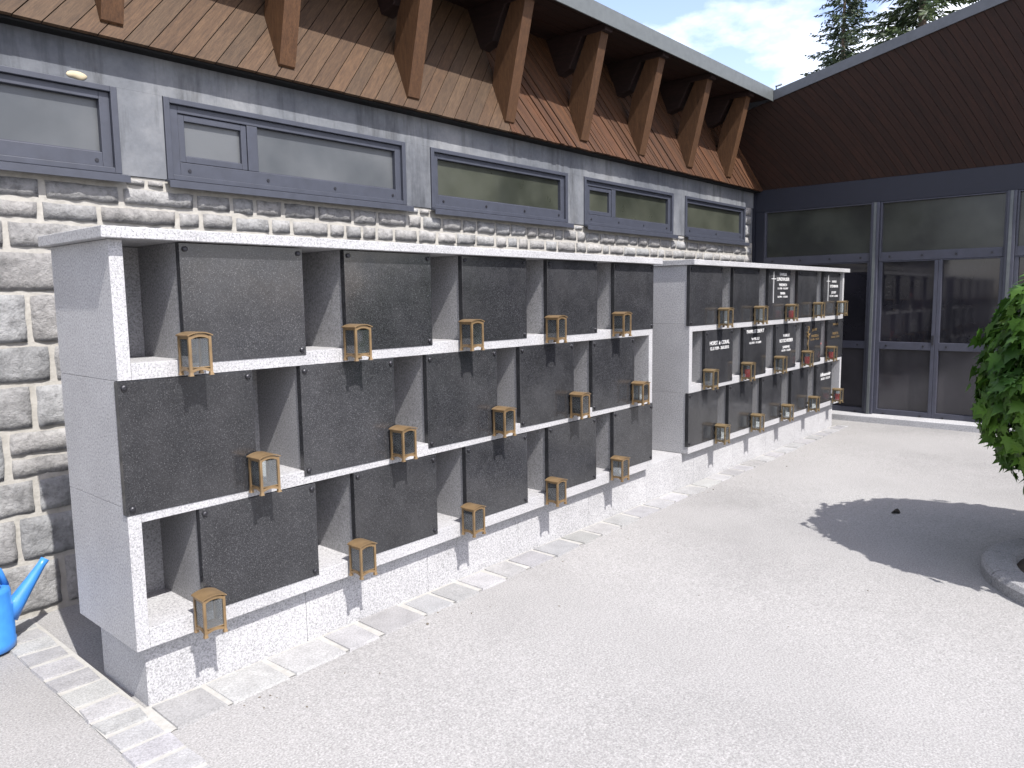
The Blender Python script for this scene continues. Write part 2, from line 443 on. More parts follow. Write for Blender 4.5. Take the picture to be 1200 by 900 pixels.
lettering(p, [('FAMILIE', cx, d - .118, .027, .16), ('ROTSCHREIBER', cx, d - .168, .033, .34), ('SABINE', cx, d - .232, .025, .18), ('4.4.1951 - 7.2.2010', cx, d - .266, .019, .23)], M_WHITE_LET, PY); note(1, 2, 'black plate with four centred lines of white lettering')
p = PB[1][3]; a, b, c, d = bx(3, 1); cx = a + .62 * (b - a)
lettering(p, [('JOSEF', cx - .01, d - .090, .024, .14), ('ANGELA', cx, d - .158, .026, .22), ('2.3.30 - 1.6.13', cx, d - .194, .019, .25)], M_GOLD_LET, PY)
bm = BM(); z0, z1 = c + .13, d - .05
tube(bm, [(a + .10 + .012 * math.sin(k * 1.1), PY - .006, z0 + (z1 - z0) * k / 14) for k in range(15)], .006, 8)
for k in (8, 9, 10): tube(bm, [(a + .10, PY - .006, z0 + (z1 - z0) * k / 14), (a + .10 + (.045 if k % 2 else -.035), PY - .007, z0 + (z1 - z0) * (k + .9) / 14)], [.009, .004], 8)
obj('rose_stem_ornament', bm, M_GOLD_LET, p); note(1, 3, 'black plate with gold lettering and a gold stem ornament')
p = PB[1][4]; a, b, c, d = bx(4, 1); cx = (a + b) / 2
lettering(p, [('MAIER', cx, d - .055, .024, .18), ('HERTA', cx, d - .160, .028, .19), ('18.3.42 - 5.12.12', cx, d - .198, .020, .27)], M_GOLD_LET, PY); note(1, 4, 'black plate with three lines of gold lettering')
p = PB[2][4]; a, b, c, d = bx(4, 2); cx = (a + b) / 2 + .03
lettering(p, [('Adlmannseder', cx, d - .125, .040, .34), ('18.3.32 - 15.12.14', cx, d - .172, .024, .29)], M_WHITE_LET, PY, shear=.3); note(2, 4, 'black plate with a slanted white name and dates')

# ------------------------------------------------------------------ lanterns
LW, LD, LH = .091, .092, .152
def lantern_meshes(mat):
    w, d = LW / 2, LD / 2; p = .0105
    fr = BM()
    for sx in (-1, 1):
        for sy in (-1, 1):
            x0, x1 = sorted((sx * w, sx * (w - p))); y0, y1 = sorted((sy * d, sy * (d - p)))
            box(fr, x0, x1, y0, y1, .004, LH)
            f0, f1 = sorted((sx * (w + .003), sx * (w - p - .003))); g0, g1 = sorted((sy * (d + .003), sy * (d - p - .003)))
            hexa(fr, [(f0, g0, 0), (f1, g0, 0), (f1, g1, 0), (f0, g1, 0), (x0, y0, .0145), (x1, y0, .0145), (x1, y1, .0145), (x0, y1, .0145)])
    n = 8
    def rail(fn_lo, fn_hi, face):
        # face: ('y', value) front/back or ('x', value) sides ; curved strip between posts
        half = (w if face[0] == 'y' else d) - p
        t0, t1 = face[1], face[1] + .006 * (-1 if face[1] > 0 else 1)
        for k in range(n):
            u0, u1 = -half + 2 * half * k / n, -half + 2 * half * (k + 1) / n
            l0, l1, h0, h1 = fn_lo(u0 / half), fn_lo(u1 / half), fn_hi(u0 / half), fn_hi(u1 / half)
            P = (lambda u, t, z: (u, t, z)) if face[0] == 'y' else (lambda u, t, z: (t, u, z))
            hexa(fr, [P(u0, t0, l0), P(u1, t0, l1), P(u1, t1, l1), P(u0, t1, l0), P(u0, t0, h0), P(u1, t0, h1), P(u1, t1, h1), P(u0, t1, h0)])
    arch = lambda q: 1 - q * q
    for s in (-1, 1):
        rail(lambda q: .012 + .009 * arch(q), lambda q: .024 + .006 * arch(q), ('y', s * (d - .001)))
        rail(lambda q: .012 + .009 * arch(q), lambda q: .024 + .006 * arch(q), ('x', s * (w - .001)))
        rail(lambda q: LH - .012 + .009 * arch(q), lambda q: LH + .010 * arch(q), ('y', s * (d - .001)))
        rail(lambda q: LH - .011, lambda q: LH - .001, ('x', s * (w - .001)))
        # inner glazing beads
        rail(lambda q: .030, lambda q: .034, ('y', s * (d - .003))); rail(lambda q: .030, lambda q: .034, ('x', s * (w - .003)))
    ro = BM(); k = 12; W2 = w + .005
    top = [(-W2 + 2 * W2 * i / k, LH + .0005 + .0035 + .0125 * arch(-1 + 2 * i / k)) for i in range(k + 1)]
    bot = [(u, z - .0042) for u, z in top]
    prism(ro, top + list(reversed(bot)), 'Y', -d - .005, d + .005)
    panes = []
    for s in (-1, 1):
        b = boxbm(-w + p, w - p, s * (d - .0048) - .0008, s * (d - .0048) + .0008, .034, LH - .010); panes.append(b)
        b = boxbm(s * (w - .0048) - .0008, s * (w - .0048) + .0008, -d + p, d - p, .034, LH - .010); panes.append(b)
    base = boxbm(-w + p, w - p, -d + p, d - p, .021, .0255)
    br = BM(); box(br, .006, .030, d + .0005, d + .028, .075, .099)
    cup = BM(); lathe(cup, [(.026, .0258), (.029, .03), (.031, .092), (.0295, .100), (.027, .102), (.025, .096), (.001, .095)], 20)
    wax = BM(); lathe(wax, [(.019, .0258), (.020, .028), (.020, .046), (.018, .049), (.001, .048)], 18)
    def mesh(bm, nm, m):
        bmesh.ops.recalc_face_normals(bm, faces=bm.faces)
        me = bpy.data.meshes.new(nm); bm.to_mesh(me); bm.free(); me.materials.append(m); return me
    return dict(frame=mesh(fr, 'frame', mat), roof=mesh(ro, 'roof', mat), base=mesh(base, 'base', mat), bracket=mesh(br, 'bracket', mat),
                panes=[mesh(b, 'glass_pane', M_GLASS) for b in panes], cup=mesh(cup, 'candle_cup', M_RED), wax=mesh(wax, 'candle', M_WAX))
LM = {'a': lantern_meshes(M_BRONZE), 'b': lantern_meshes(M_BRONZE_O)}
rl = random.Random(9)
def lantern(kind, x, z, label, candle=None, flip=False, y=-.064):
    t = thing('grave_lantern', label, 'lantern', (x, y, z), 'bronze lanterns on the columbarium plates')
    t.rotation_euler = (0, 0, R(rl.uniform(-2.2, 2.2)))
    m = LM[kind]
    def add(n, me): return link(bpy.data.objects.new(n, me), t)
    for n in ('frame', 'roof', 'base'): add(n, m[n])
    b = add('bracket', m['bracket'])
    if flip: b.location.x = -.036
    for me in m['panes']: add('glass_pane', me)
    if candle == 'red': add('candle_cup', m['cup'])
    elif candle == 'wax': add('candle', m['wax'])
    return t
ORD = ['first', 'second', 'third', 'fourth', 'fifth']; ROW = ['top', 'middle', 'bottom']
AX = [[.268, 1.046, 1.808, 2.551, 3.286], [.537, 1.306, 2.060, 2.797, 3.535], [.264, 1.030, 1.793, 2.540, 3.270]]
AZ = [[1.320, 1.323, 1.323, 1.325, 1.33], [.798, .808, .817, .826, .829], [.276, .290, .302, .310, .325]]
for r in range(3):
    for i in range(5):
        lantern('a', AX[r][i], AZ[r][i], f'empty bronze lantern, {ORD[i]} from left in the {ROW[r]} row, near columbarium', flip=(r == 1))
BX = [[4.885, 5.607, 6.345, 7.105, 7.85], [4.628, 5.357, 6.099, 6.815, 7.545], [4.862, 5.588, 6.307, 7.042, 7.800]]
BZ = [[1.330, 1.333, 1.340, 1.348, 1.354], [.831, .836, .842, .851, .857], [.340, .340, .347, .350, .360]]
RED = {(0, 2), (1, 1), (1, 3), (1, 4), (2, 4)}
for r in range(3):
    for i in range(5):
        red = (r, i) in RED
        lantern('b', BX[r][i], BZ[r][i], f'{"red candle lantern" if red else "dull bronze lantern"}, {ORD[i]} from left in the {ROW[r]} row, far columbarium',
                'red' if red else ('wax' if (r, i) in {(1, 2), (0, 1)} else None), flip=(r != 1))

# small ornaments standing in open bays of the far block
t = thing('grave_ornament', 'small pale figure with pink flowers standing in a top row bay of the far columbarium', 'ornament', (6.46, .06, 1.377))
bm = BM(); lathe(bm, [(.035, .001), (.037, .02), (.028, .05), (.022, .09), (.026, .12), (.02, .15), (.012, .165)], 16); obj('figure', bm, M_WAX, t, smooth=True)
bm = BM()
for k in range(9):
    q = k * 2.4; tube(bm, [(.03 * math.cos(q), .03 * math.sin(q), .15 + .01 * (k % 3)), (.035 * math.cos(q), .035 * math.sin(q), .185 + .012 * (k % 3))], [.008, .016], 8)
obj('flowers', bm, M_PINK, t)
t = thing('flower_pot', 'small white pot with red flowers in the middle row bay at the far end', 'flower pot', (7.40, .06, .8955))
bm = BM(); lathe(bm, [(.028, .001), (.036, .06), (.038, .075), (.033, .078), (.03, .07)], 16); obj('pot', bm, M_WAX, t)
bm = BM()
for k in range(10):
    q = k * 2.4; tube(bm, [(.012 * math.cos(q), .012 * math.sin(q), .07), (.04 * math.cos(q), .04 * math.sin(q), .12 + .012 * (k % 4)), (.045 * math.cos(q), .045 * math.sin(q), .145 + .012 * (k % 4))], [.003, .006, .016], 8)
obj('flowers', bm, M_PINK, t)

# ------------------------------------------------------------------ stone building (left wing)
YW = 1.412; XG = 8.766
SB = thing('stone_building', 'long grey stone building wing with clerestory windows and timber struts behind the columbarium', 'building', (3, YW, 0))
SB.location = (0, 0, 0)
rs = random.Random(11)
def stone(bm, lay, x0, x1, z0, z1, y):
    nx = max(5, int((x1 - x0) / .022)); nz = max(4, int((z1 - z0) / .022))
    dep = rs.uniform(.026, .038); ph = Vector((rs.uniform(0, 50), rs.uniform(0, 50), rs.uniform(0, 50)))
    t = rs.uniform(.86, 1.14); w = rs.uniform(-.02, .022); tc = (t * (1 + w), t, t * (1 - w * .9), 1)
    ca = [rs.uniform(0, .25) for _ in range(4)]
    iu, iv = .007 / (x1 - x0), .007 / (z1 - z0)
    us = [0] + [iu + (1 - 2 * iu) * i / (nx - 2) for i in range(nx - 1)] + [1]
    vs_ = [0] + [iv + (1 - 2 * iv) * i / (nz - 2) for i in range(nz - 1)] + [1]
    g = []
    for i in range(nx + 1):
        row = []
        for j in range(nz + 1):
            u, v = us[i], vs_[j]
            X = x0 + (x1 - x0) * u; Z = z0 + (z1 - z0) * v
            e = min(u * (x1 - x0), (1 - u) * (x1 - x0), v * (z1 - z0), (1 - v) * (z1 - z0))
            k = min(1, .72 * e / .007) if e < .0071 else min(1, .72 + .28 * (e - .007) / .009)
            nn = noise.fractal(Vector((X * 15, Z * 15, 0)) + ph, .7, 2, 4)
            n2 = noise.noise(Vector((X * 3.2, Z * 4, 7)) + ph)
            h = (dep + .009 * nn + .006 * n2) * k - .008 * (1 - k)
            jx = .006 * noise.noise(Vector((X * 13, Z * 13, 3)) + ph); jz = .006 * noise.noise(Vector((X * 13, Z * 13, 9)) + ph)
            # rounded corners
            du, dv = abs(u - .5) * 2, abs(v - .5) * 2
            c = max(0, du + dv - 1.7) * .3
            X += (x0 + (x1 - x0) * .5 - X) * c * .25; Z += ((z0 + z1) * .5 - Z) * c * .25
            row.append(bm.verts.new((X + jx, y - h, Z + jz)))
        g.append(row)
    for i in range(nx):
        for j in range(nz):
            f = bm.faces.new([g[i][j], g[i + 1][j], g[i + 1][j + 1], g[i][j + 1]])
            f.smooth = True
            for l in f.loops: l[lay] = tc
bm = BM(); lay = bm.loops.layers.float_color.new('tint')
WIN = [(-1.25, .646), (.889, 2.661), (2.909, 4.635), (4.894, 6.606), (6.879, 8.503)]
z = .02; courses = []
hs = [.27, .24, .19, .25, .23, .20, .26, .21, .15]
for h in hs: courses.append((z, z + h)); z += h
courses.append((z, z + .105)); courses.append((z + .105, 2.236))
for ci, (z0, z1) in enumerate(courses):
    x = -2.6 + rs.uniform(0, .2); xmax = XG - .03
    big = ci < 8
    while x < xmax:
        w = rs.uniform(.26, .50) if big else rs.uniform(.13, .30)
        if ci >= 8 and x < .7: w = rs.uniform(.26, .42)
        if x + w > xmax - .08: w = xmax - x
        g = rs.uniform(.006, .011)
        if big and rs.random() < .14 and z1 - z0 > .2:
            q = rs.uniform(.4, .6)
            stone(bm, lay, x + g, x + w - g, z0 + g * .7, z0 + (z1 - z0) * q - g * .6, YW + .02); stone(bm, lay, x + g, x + w - g, z0 + (z1 - z0) * q + g * .6, z1 - g * .7, YW + .02)
        else:
            stone(bm, lay, x + g, x + w - g, z0 + g * .6 + rs.uniform(0, .006), z1 - g * .6 - rs.uniform(0, .006), YW + .02)
        x += w
# stones reaching up between the sills, and the jamb by the glass wall
for a, b in ((.665, .87), (2.68, 2.89), (4.655, 4.875), (6.63, 6.86)):
    m = rs.uniform(.4, .6)
    stone(bm, lay, a, a + (b - a) * m - .006, 2.238, 2.278, YW + .015); stone(bm, lay, a + (b - a) * m + .006, b, 2.238, 2.278, YW + .015)
for z0, z1 in ((2.245, 2.36), (2.37, 2.52), (2.53, 2.64), (2.65, 2.75)):
    stone(bm, lay, 8.52, 8.70 - rs.uniform(0, .05), z0, z1, YW + .02)
wall = obj('stone_wall', bm, M_STONE, SB, recalc=False)
def concrete_box(bm, x0, x1, z0, z1, y0=YW, y1=YW + .25): box(bm, x0, x1, y0, y1, z0, z1)
obj('mortar_bed', boxbm(-2.8, XG - .012, YW + .008, YW + .25, 0, 2.287), M_MORT, SB)
bm = BM()
edges = [-2.8] + [v for w in WIN for v in w] + [XG - .012]
for k in range(0, len(edges), 2):
    a, b = edges[k], edges[k + 1]
    if k == len(edges) - 2: concrete_box(bm, a + .018, b, 2.29, 2.7455, YW + .012)
    else: concrete_box(bm, a, b, 2.29, 2.7455)
concrete_box(bm, -2.8, XG - .012, 2.746, 2.99)
obj('concrete_band', bm, M_CONC, SB)
obj('corner_trim', boxbm(XG - .010, XG + .05, YW - .03, YW + .2, gz(9), 2.96), M_BEAM, SB)
def ring(bm, x0, x1, z0, z1, wl, wr, wb, wt, y0, y1):
    box(bm, x0, x0 + wl, y0, y1, z0, z1); box(bm, x1 - wr, x1, y0, y1, z0, z1)
    box(bm, x0 + wl, x1 - wr, y0, y1, z0, z0 + wb); box(bm, x0 + wl, x1 - wr, y0, y1, z1 - wt, z1)
def window(x0, x1, mull, pm, z0=2.292, z1=2.744):
    bm = BM()
    ring(bm, x0 + .002, x1 - .002, z0, z1, .034, .034, .030, .030, YW - .012, YW + .09)
    w = obj('window', bm, M_FRAME, SB, bevel=.003)
    bm = BM()
    ring(bm, x0 + .0365, x1 - .0365, z0 + .031, z1 - .031, .052, .052, .075, .042, YW + .010, YW + .08)
    if mull: box(bm, mull - .035, mull + .035, YW + .012, YW + .08, z0 + .107, z1 - .074)
    obj('frame', bm, M_FRAME, w, bevel=.003)
    lo, hi, zz0, zz1 = x0 + .089, x1 - .089, z0 + .107, z1 - .074
    bays = [(lo, mull - .0355), (mull + .0355, hi)] if mull else [(lo, hi)]
    if mull:
        a, b = bays[0]; bm = BM(); ring(bm, a + .002, b - .002, zz0 + .002, zz1 - .002, .036, .036, .036, .036, YW + .018, YW + .07)
        obj('sash', bm, M_FRAME, w, bevel=.003); bays[0] = (a + .038, b - .038)
    for k, (a, b) in enumerate(bays):
        s = .036 if (mull and k == 0) else 0
        obj('pane', boxbm(a, b, YW + .042, YW + .052, zz0 + s, zz1 - s), pm, w)
        bm = BM(); box(bm, a, b, YW + .034, YW + .0415, zz0 + s + .0005, zz0 + s + .007); obj('glazing_bead', bm, M_MULL, w)
    bm = BM()
    prism(bm, [(YW - .012, 2.291), (YW - .062, 2.279), (YW - .062, 2.243), (YW - .054, 2.243), (YW - .054, 2.268), (YW + .0, 2.281)], 'X', x0 - .012, x1 + .018)
    obj('sill', bm, M_FRAME, w)
    bm = BM()
    n = max(3, int((x1 - x0) / .42))
    for k in range(n):
        sx = x0 + .14 + (x1 - x0 - .26) * k / (n - 1)
        tube(bm, [(sx, YW + .012, z0 + .062), (sx, YW + .006, z0 + .062)], .010, 10)
    obj('screw', bm, M_SCREW, w)
    return w
window(*WIN[0], None, M_PANE_A); window(*WIN[1], 1.44, M_PANE_A)
window(*WIN[2], None, M_PANE_B); window(*WIN[3], 5.43, M_PANE_B); window(*WIN[4], None, M_PANE_B)
# cream patch of filler above the first window
bm = BM()
bmesh.ops.create_icosphere(bm, subdivisions=3, radius=1, matrix=Matrix.Translation((.455, YW, 2.768)) @ Matrix.Diagonal((.050, .012, .021, 1)))
for v in bm.verts: v.co += Vector((.2, .1, .3)) * .02 * noise.noise(v.co * 24)
obj('foam_patch', bm, M_CREAM, SB, smooth=True)

# board cladding above the wall: real boards laid diagonally
YB, ZB, LEAN = 1.294, 2.962, .40
def clip(poly, a, b, c):     # keep a*x+b*y<=c
    out = []
    for i in range(len(poly)):
        p, q = poly[i], poly[(i + 1) % len(poly)]
        dp, dq = a * p[0] + b * p[1] - c, a * q[0] + b * q[1] - c
        if dp <= 0: out.append(p)
        if (dp < 0 < dq) or (dq < 0 < dp):
            t = dp / (dp - dq); out.append((p[0] + (q[0] - p[0]) * t, p[1] + (q[1] - p[1]) * t))
    return out
def boards(bm, lay, region, ang, wid, to3d, nrm, thick, rn, tint=(.75, 1.2), jit=.0015):
    """cover the convex 2-D region with strips at an angle from the up-slope direction"""
    uvl = bm.loops.layers.uv.get('grain') or bm.loops.layers.uv.new('grain')
    dx, dy = math.sin(ang), math.cos(ang); nx, ny = dy, -dx
    cs = [nx * p[0] + ny * p[1] for p in region]
    c = min(cs)
    while c < max(cs):
        c1 = c + wid
        pl = region
        for (a, b, k) in ((-nx, -ny, -(c + .0022)), (nx, ny, c1 - .0022)):
            pl = clip(pl, a, b, k)
            if len(pl) < 3: break
        if len(pl) >= 3:
            off = rn.uniform(-jit, jit); t = rn.uniform(*tint); w = rn.uniform(-.05, .05)
            A = [bm.verts.new(to3d(u, v) + nrm * (off + 0)) for u, v in pl]
            Bk = [bm.verts.new(to3d(u, v) + nrm * (off - thick)) for u, v in pl]
            fs = [bm.faces.new(A), bm.faces.new(list(reversed(Bk)))]
            for i in range(len(pl)): fs.append(bm.faces.new([A[i], Bk[i], Bk[(i + 1) % len(pl)], A[(i + 1) % len(pl)]]))
            ro, rv = rn.uniform(0, 40), rn.uniform(0, 40); uv = {}
            for vv, (pu, pv) in zip(A + Bk, pl + pl): uv[vv] = (dx * pu + dy * pv + ro, nx * pu + ny * pv + rv)
            for f in fs:
                for l in f.loops: l[lay] = (t * (1 + w), t, t * (1 - w), 1); l[uvl].uv = uv[l.vert]
        c = c1
sl = math.hypot(1, LEAN)
to3 = lambda u, v: Vector((u, YB + LEAN * v / sl, ZB + v / sl))
nr = Vector((0, -1 / sl, LEAN / sl))
rb = random.Random(21)
XH = 3.72
bm = BM(); lay = bm.loops.layers.float_color.new('tint')
boards(bm, lay, [(-3.2, 0), (XH, 0), (XH, 1.14), (-3.2, 1.14)], R(40), .097, to3, nr, .02, rb, (.80, 1.13), .003)
obj('board_cladding', bm, M_BOARD_L, SB)
bm = BM(); lay = bm.loops.layers.float_color.new('tint')
boards(bm, lay, [(XH + .004, 0), (9.3, 0), (9.3, 1.14), (XH + .004, 1.14)], R(-30), .052, to3, nr, .02, rb, (.62, 1.2), .006)
o = obj('board_cladding', bm, M_BOARD_R, SB); o['label'] = 'darker reddish narrow board cladding'
obj('board_backing', (lambda b: (hexa(b, [to3(-3.2, 0.01) - nr * .024, to3(9.3, .01) - nr * .024, to3(9.3, .01) - nr * .04, to3(-3.2, .01) - nr * .04,
     to3(-3.2, 1.14) - nr * .024, to3(9.3, 1.14) - nr * .024, to3(9.3, 1.14) - nr * .04, to3(-3.2, 1.14) - nr * .04]), b)[1])(BM()), M_RAFTER, SB)
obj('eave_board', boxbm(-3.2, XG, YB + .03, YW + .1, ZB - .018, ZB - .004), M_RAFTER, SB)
YF, ZF = 1.0, 4.012
def white_tint(bm):
    lay = bm.loops.layers.float_color.new('tint'); v = rb.uniform(.85, 1.12)
    for f in bm.faces:
        for l in f.loops: l[lay] = (v, v, v, 1)
    return bm
for xs_ in (-1.51, -.48, .552, 1.579, 2.615, 3.666, 4.712, 5.722, 6.75, 7.744):
    w = .112
    f0, f1 = (1.308, 3.045), (1.083, 3.950)          # front edge (y, z)
    bz = lambda z: YB + LEAN * (z - ZB) - .001
    b0 = (bz(3.031), 3.031)
    bm = BM()
    prism(bm, [f0, (bz(3.036), 3.036), (bz(3.36), 3.36), (1.40, 3.62), (1.24, 3.950), f1], 'X', xs_, xs_ + w)
    obj('strut', white_tint(bm), M_STRUT, SB, bevel=.0015)
    bm = BM()
    prism(bm, [(1.04, 3.952), (1.30, 3.952), (1.44, 3.70), (1.62, 3.65), (1.74, 3.65), (1.74, 4.008), (1.04, 4.008)], 'X', xs_ - .002, xs_ + w + .002)
    obj('rafter', white_tint(bm), M_RAFTER, SB, bevel=.004)
bm = BM(); lay = bm.loops.layers.float_color.new('tint')
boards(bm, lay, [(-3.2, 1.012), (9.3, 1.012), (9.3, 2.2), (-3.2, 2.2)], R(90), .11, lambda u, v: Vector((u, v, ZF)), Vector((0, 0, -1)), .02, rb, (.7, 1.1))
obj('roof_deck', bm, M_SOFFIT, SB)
obj('roof', boxbm(-3.2, 9.6, 1.012, 9.5, ZF + .022, ZF + .10), M_FASCIA2, SB)
bm = BM(); box(bm, -3.2, 8.33, YF - .004, YF + .010, ZF - .034, ZF + .112); box(bm, -3.2, 8.33, YF + .0102, YF + .12, ZF + .104, ZF + .112)
obj('fascia', bm, M_FASCIA, SB, bevel=.002)
# rest of the wing behind the wall so it has its depth
bm = BM(); box(bm, -2.8, -2.6, YW + .251, 9, 0, 4.0); box(bm, -2.8, 9.6, 8.9, 9.2, 0, 4.0)
obj('rear_walls', bm, M_CONC, SB)
obj('interior_lining', boxbm(-2.59, XG - .02, YW + .30, YW + .32, 0, 4.0), M_DARK, SB)

# ------------------------------------------------------------------ glazed hall (right wing)
GH = thing('glazed_hall', 'glass fronted hall wing under a dark boarded overhang at the end of the courtyard', 'building')
ZBM0, ZBM1 = 2.688, 2.972
obj('header_beam', boxbm(XG, XG + .22, -7, YW - .031, ZBM0, ZBM1), M_BEAM, GH, bevel=.004)
FX, FY, FZ, RISE = 8.327, 1.0, 4.0, .23
# soffit: ruled board surface between beam top and rising eave
def eave(y): return Vector((FX + .004, y, FZ + RISE * (FY - y)))
YE = -6.5
bm = BM(); lay = bm.loops.layers.float_color.new('tint')
rh = random.Random(5); uvs = bm.loops.layers.uv.new('grain')
def sof(y, s):   # s 0..1 bottom to top
    a = Vector((XG, y, ZBM1 + .001)); b = eave(y); return a + (b - a) * s
NS = 10
yy = 1.9
while yy > YE:
    # one diagonal board: runs from (yy) at bottom to yy+shift at top
    w = .085; sh = .80
    t = rh.uniform(.82, 1.12); off = rh.uniform(-.003, .003); ro = rh.uniform(0, 40)
    A = []; Bv = []
    for k in range(NS + 1):
        s = k / NS
        for lst, y in ((A, yy - .002), (Bv, yy - w + .002)):
            p = sof(y + sh * s, s); p.x += off; lst.append(p)
    for k in range(NS):
        q = [A[k], A[k + 1], Bv[k + 1], Bv[k]]
        if min(p.y for p in q) > 1.76: continue
        vs_ = [bm.verts.new(p) for p in q]; vb = [bm.verts.new(p + Vector((.018, 0, .008))) for p in q]
        fs = [bm.faces.new(vs_), bm.faces.new(list(reversed(vb)))] + [bm.faces.new([vs_[i], vb[i], vb[(i + 1) % 4], vs_[(i + 1) % 4]]) for i in range(4)]
        for f in fs:
            for l in f.loops: l[lay] = (t, t, t, 1)
        uq = [(k / NS * 1.4 + ro, yy), ((k + 1) / NS * 1.4 + ro, yy), ((k + 1) / NS * 1.4 + ro, yy - w), (k / NS * 1.4 + ro, yy - w)]
        for f in fs[:2]:
            for l in f.loops: l[uvs].uv = uq[vs_.index(l.vert) if l.vert in vs_ else vb.index(l.vert)]
    yy -= w
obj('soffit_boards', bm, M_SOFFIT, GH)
bm = BM()
K = 12
top = [[bm.verts.new(sof(1.74 + (YE - 1.74) * k / K, s) + Vector((.03, 0, .012))) for s in (0, 1)] for k in range(K + 1)]
for a, b in zip(top, top[1:]): bm.faces.new([a[0], a[1], b[1], b[0]])
obj('soffit_backing', bm, M_RAFTER, GH)
bm = BM()
def eavebox(bm, x0, x1, dz0, dz1, y0=FY - .006, y1=YE):
    hexa(bm, [(x0, y0, FZ + RISE * (FY - y0) + dz0), (x1, y0, FZ + RISE * (FY - y0) + dz0), (x1, y1, FZ + RISE * (FY - y1) + dz0), (x0, y1, FZ + RISE * (FY - y1) + dz0),
              (x0, y0, FZ + RISE * (FY - y0) + dz1), (x1, y0, FZ + RISE * (FY - y0) + dz1), (x1, y1, FZ + RISE * (FY - y1) + dz1), (x0, y1, FZ + RISE * (FY - y1) + dz1)])
eavebox(bm, FX - .012, FX + .003, -.012, .105)
obj('fascia', bm, M_FASCIA2, GH, bevel=.002)
bm = BM(); eavebox(bm, FX + .0035, 15.5, .008, .10, FY + 3)
obj('roof', bm, M_FASCIA2, GH)
# small bracket where the two eaves meet
bm = BM(); tube(bm, [(FX + .05, FY - .02, FZ + .11), (FX + .03, FY - .02, FZ + .16), (FX + .10, FY - .06, FZ + .19)], .012, 8); obj('snow_hook', bm, M_SCREW, GH)
# glazing
ZK = .100
MY = [(1.259, 1.379), (-.176, -.088), (-1.558, -1.470), (-2.94, -2.852), (-4.32, -4.232), (-5.70, -5.612)]
for k, (a, b) in enumerate(MY):
    m = obj('mullion', boxbm(XG - (.045 if k else .0), XG + .12, a, b, ZK - .04, ZBM0 - .002), M_MULL if k else M_BEAM, GH, bevel=.004)
    if k: obj('cover_strip', boxbm(XG - .062, XG - .0455, a + .03, b - .03, ZK - .04, ZBM0 - .004), M_FASCIA, m)
def gpane(y0, y1, z0, z1, mat, par): return obj('pane', boxbm(XG + .052, XG + .064, y0, y1, z0, z1), mat, par)
for k in range(5):
    y1, y0 = MY[k][0] - .001, MY[k + 1][1] + .001
    # fixed light above
    bm = BM(); ring_y = lambda bm, ya, yb, za, zb, l, r, b_, t_, xa, xb: (box(bm, xa, xb, ya, ya + l, za, zb), box(bm, xa, xb, yb - r, yb, za, zb), box(bm, xa, xb, ya + l, yb - r, za, za + b_), box(bm, xa, xb, ya + l, yb - r, zb - t_, zb))
    ring_y(bm, y0, y1, 1.985, ZBM0 - .003, .02, .02, .105, .012, XG + .0, XG + .10)
    top_ = obj('fixed_light', bm, M_MULL, GH, bevel=.003)
    gpane(y0 + .02, y1 - .02, 2.09, ZBM0 - .015, M_PANE_C, top_)
    bm = BM()
    for q in range(4):
        yq = y0 + .12 + (y1 - y0 - .24) * q / 3
        tube(bm, [(XG + .001, yq, 2.035), (XG - .007, yq, 2.035)], .014, 10)
    obj('screw', bm, M_SCREW, top_)
    # door leaves / side panels below
    ym = (y0 + y1) / 2
    leaves = [(y0, ym - .001), (ym + .001, y1)] if k else [(y0, y1)]
    for (a, b) in leaves:
        bm = BM(); l = .040
        ring_y(bm, a, b, ZK - .03, 1.983, l, l, .115, .012, XG + .006, XG + .09)
        box(bm, XG + .006, XG + .09, a + l, b - l, .925, 1.015)
        dr = obj('door' if k else 'side_panel', bm, M_MULL, GH, bevel=.003)
        gpane(a + l, b - l, 1.015, 1.971, M_PANE_D, dr); gpane(a + l, b - l, ZK + .085, .925, M_PANE_E, dr)
        bm = BM()
        for za in (.135, .97):
            for yq in (a + .12, b - .12): tube(bm, [(XG + .007, yq, za), (XG + .0, yq, za)], .012, 10)
        obj('screw', bm, M_SCREW, dr)
    if k:
        bm = BM(); tube(bm, [(XG + .004, ym - .035, 1.05), (XG - .035, ym - .035, 1.05), (XG - .035, ym - .035, 1.06), (XG - .035, ym - .13, 1.06)], .009, 8) if k > 1 else box(bm, XG - .0, XG + .005, ym + .012, ym + .034, .99, 1.10)
        obj('lock_plate' if k == 1 else 'handle', bm, M_SCREW, dr)
bm = BM(); box(bm, XG + .30, XG + .32, -7, YW, 0, 3.0); box(bm, XG + .3, 15, -7.2, -7.0, 0, 3.2); box(bm, 14.8, 15, -7, 9, 0, 4.0)
obj('inner_walls', bm, M_DARK, GH)
# threshold kerb
t = obj('threshold_kerb', (lambda b: (prism(b, [(8.555, gz(9) - .04), (8.56, gz(9) + .068), (8.575, gz(9) + .078), (XG + .02, gz(9) + .082), (XG + .02, gz(9) - .04)], 'Y', -7, 1.25), b)[1])(BM()), granite_light('kerb_granite', .33, .8), bevel=.004)
# prism axis Y takes (x,z)
tag(t, 'rough pale granite kerb along the foot of the glass front', 'kerb')

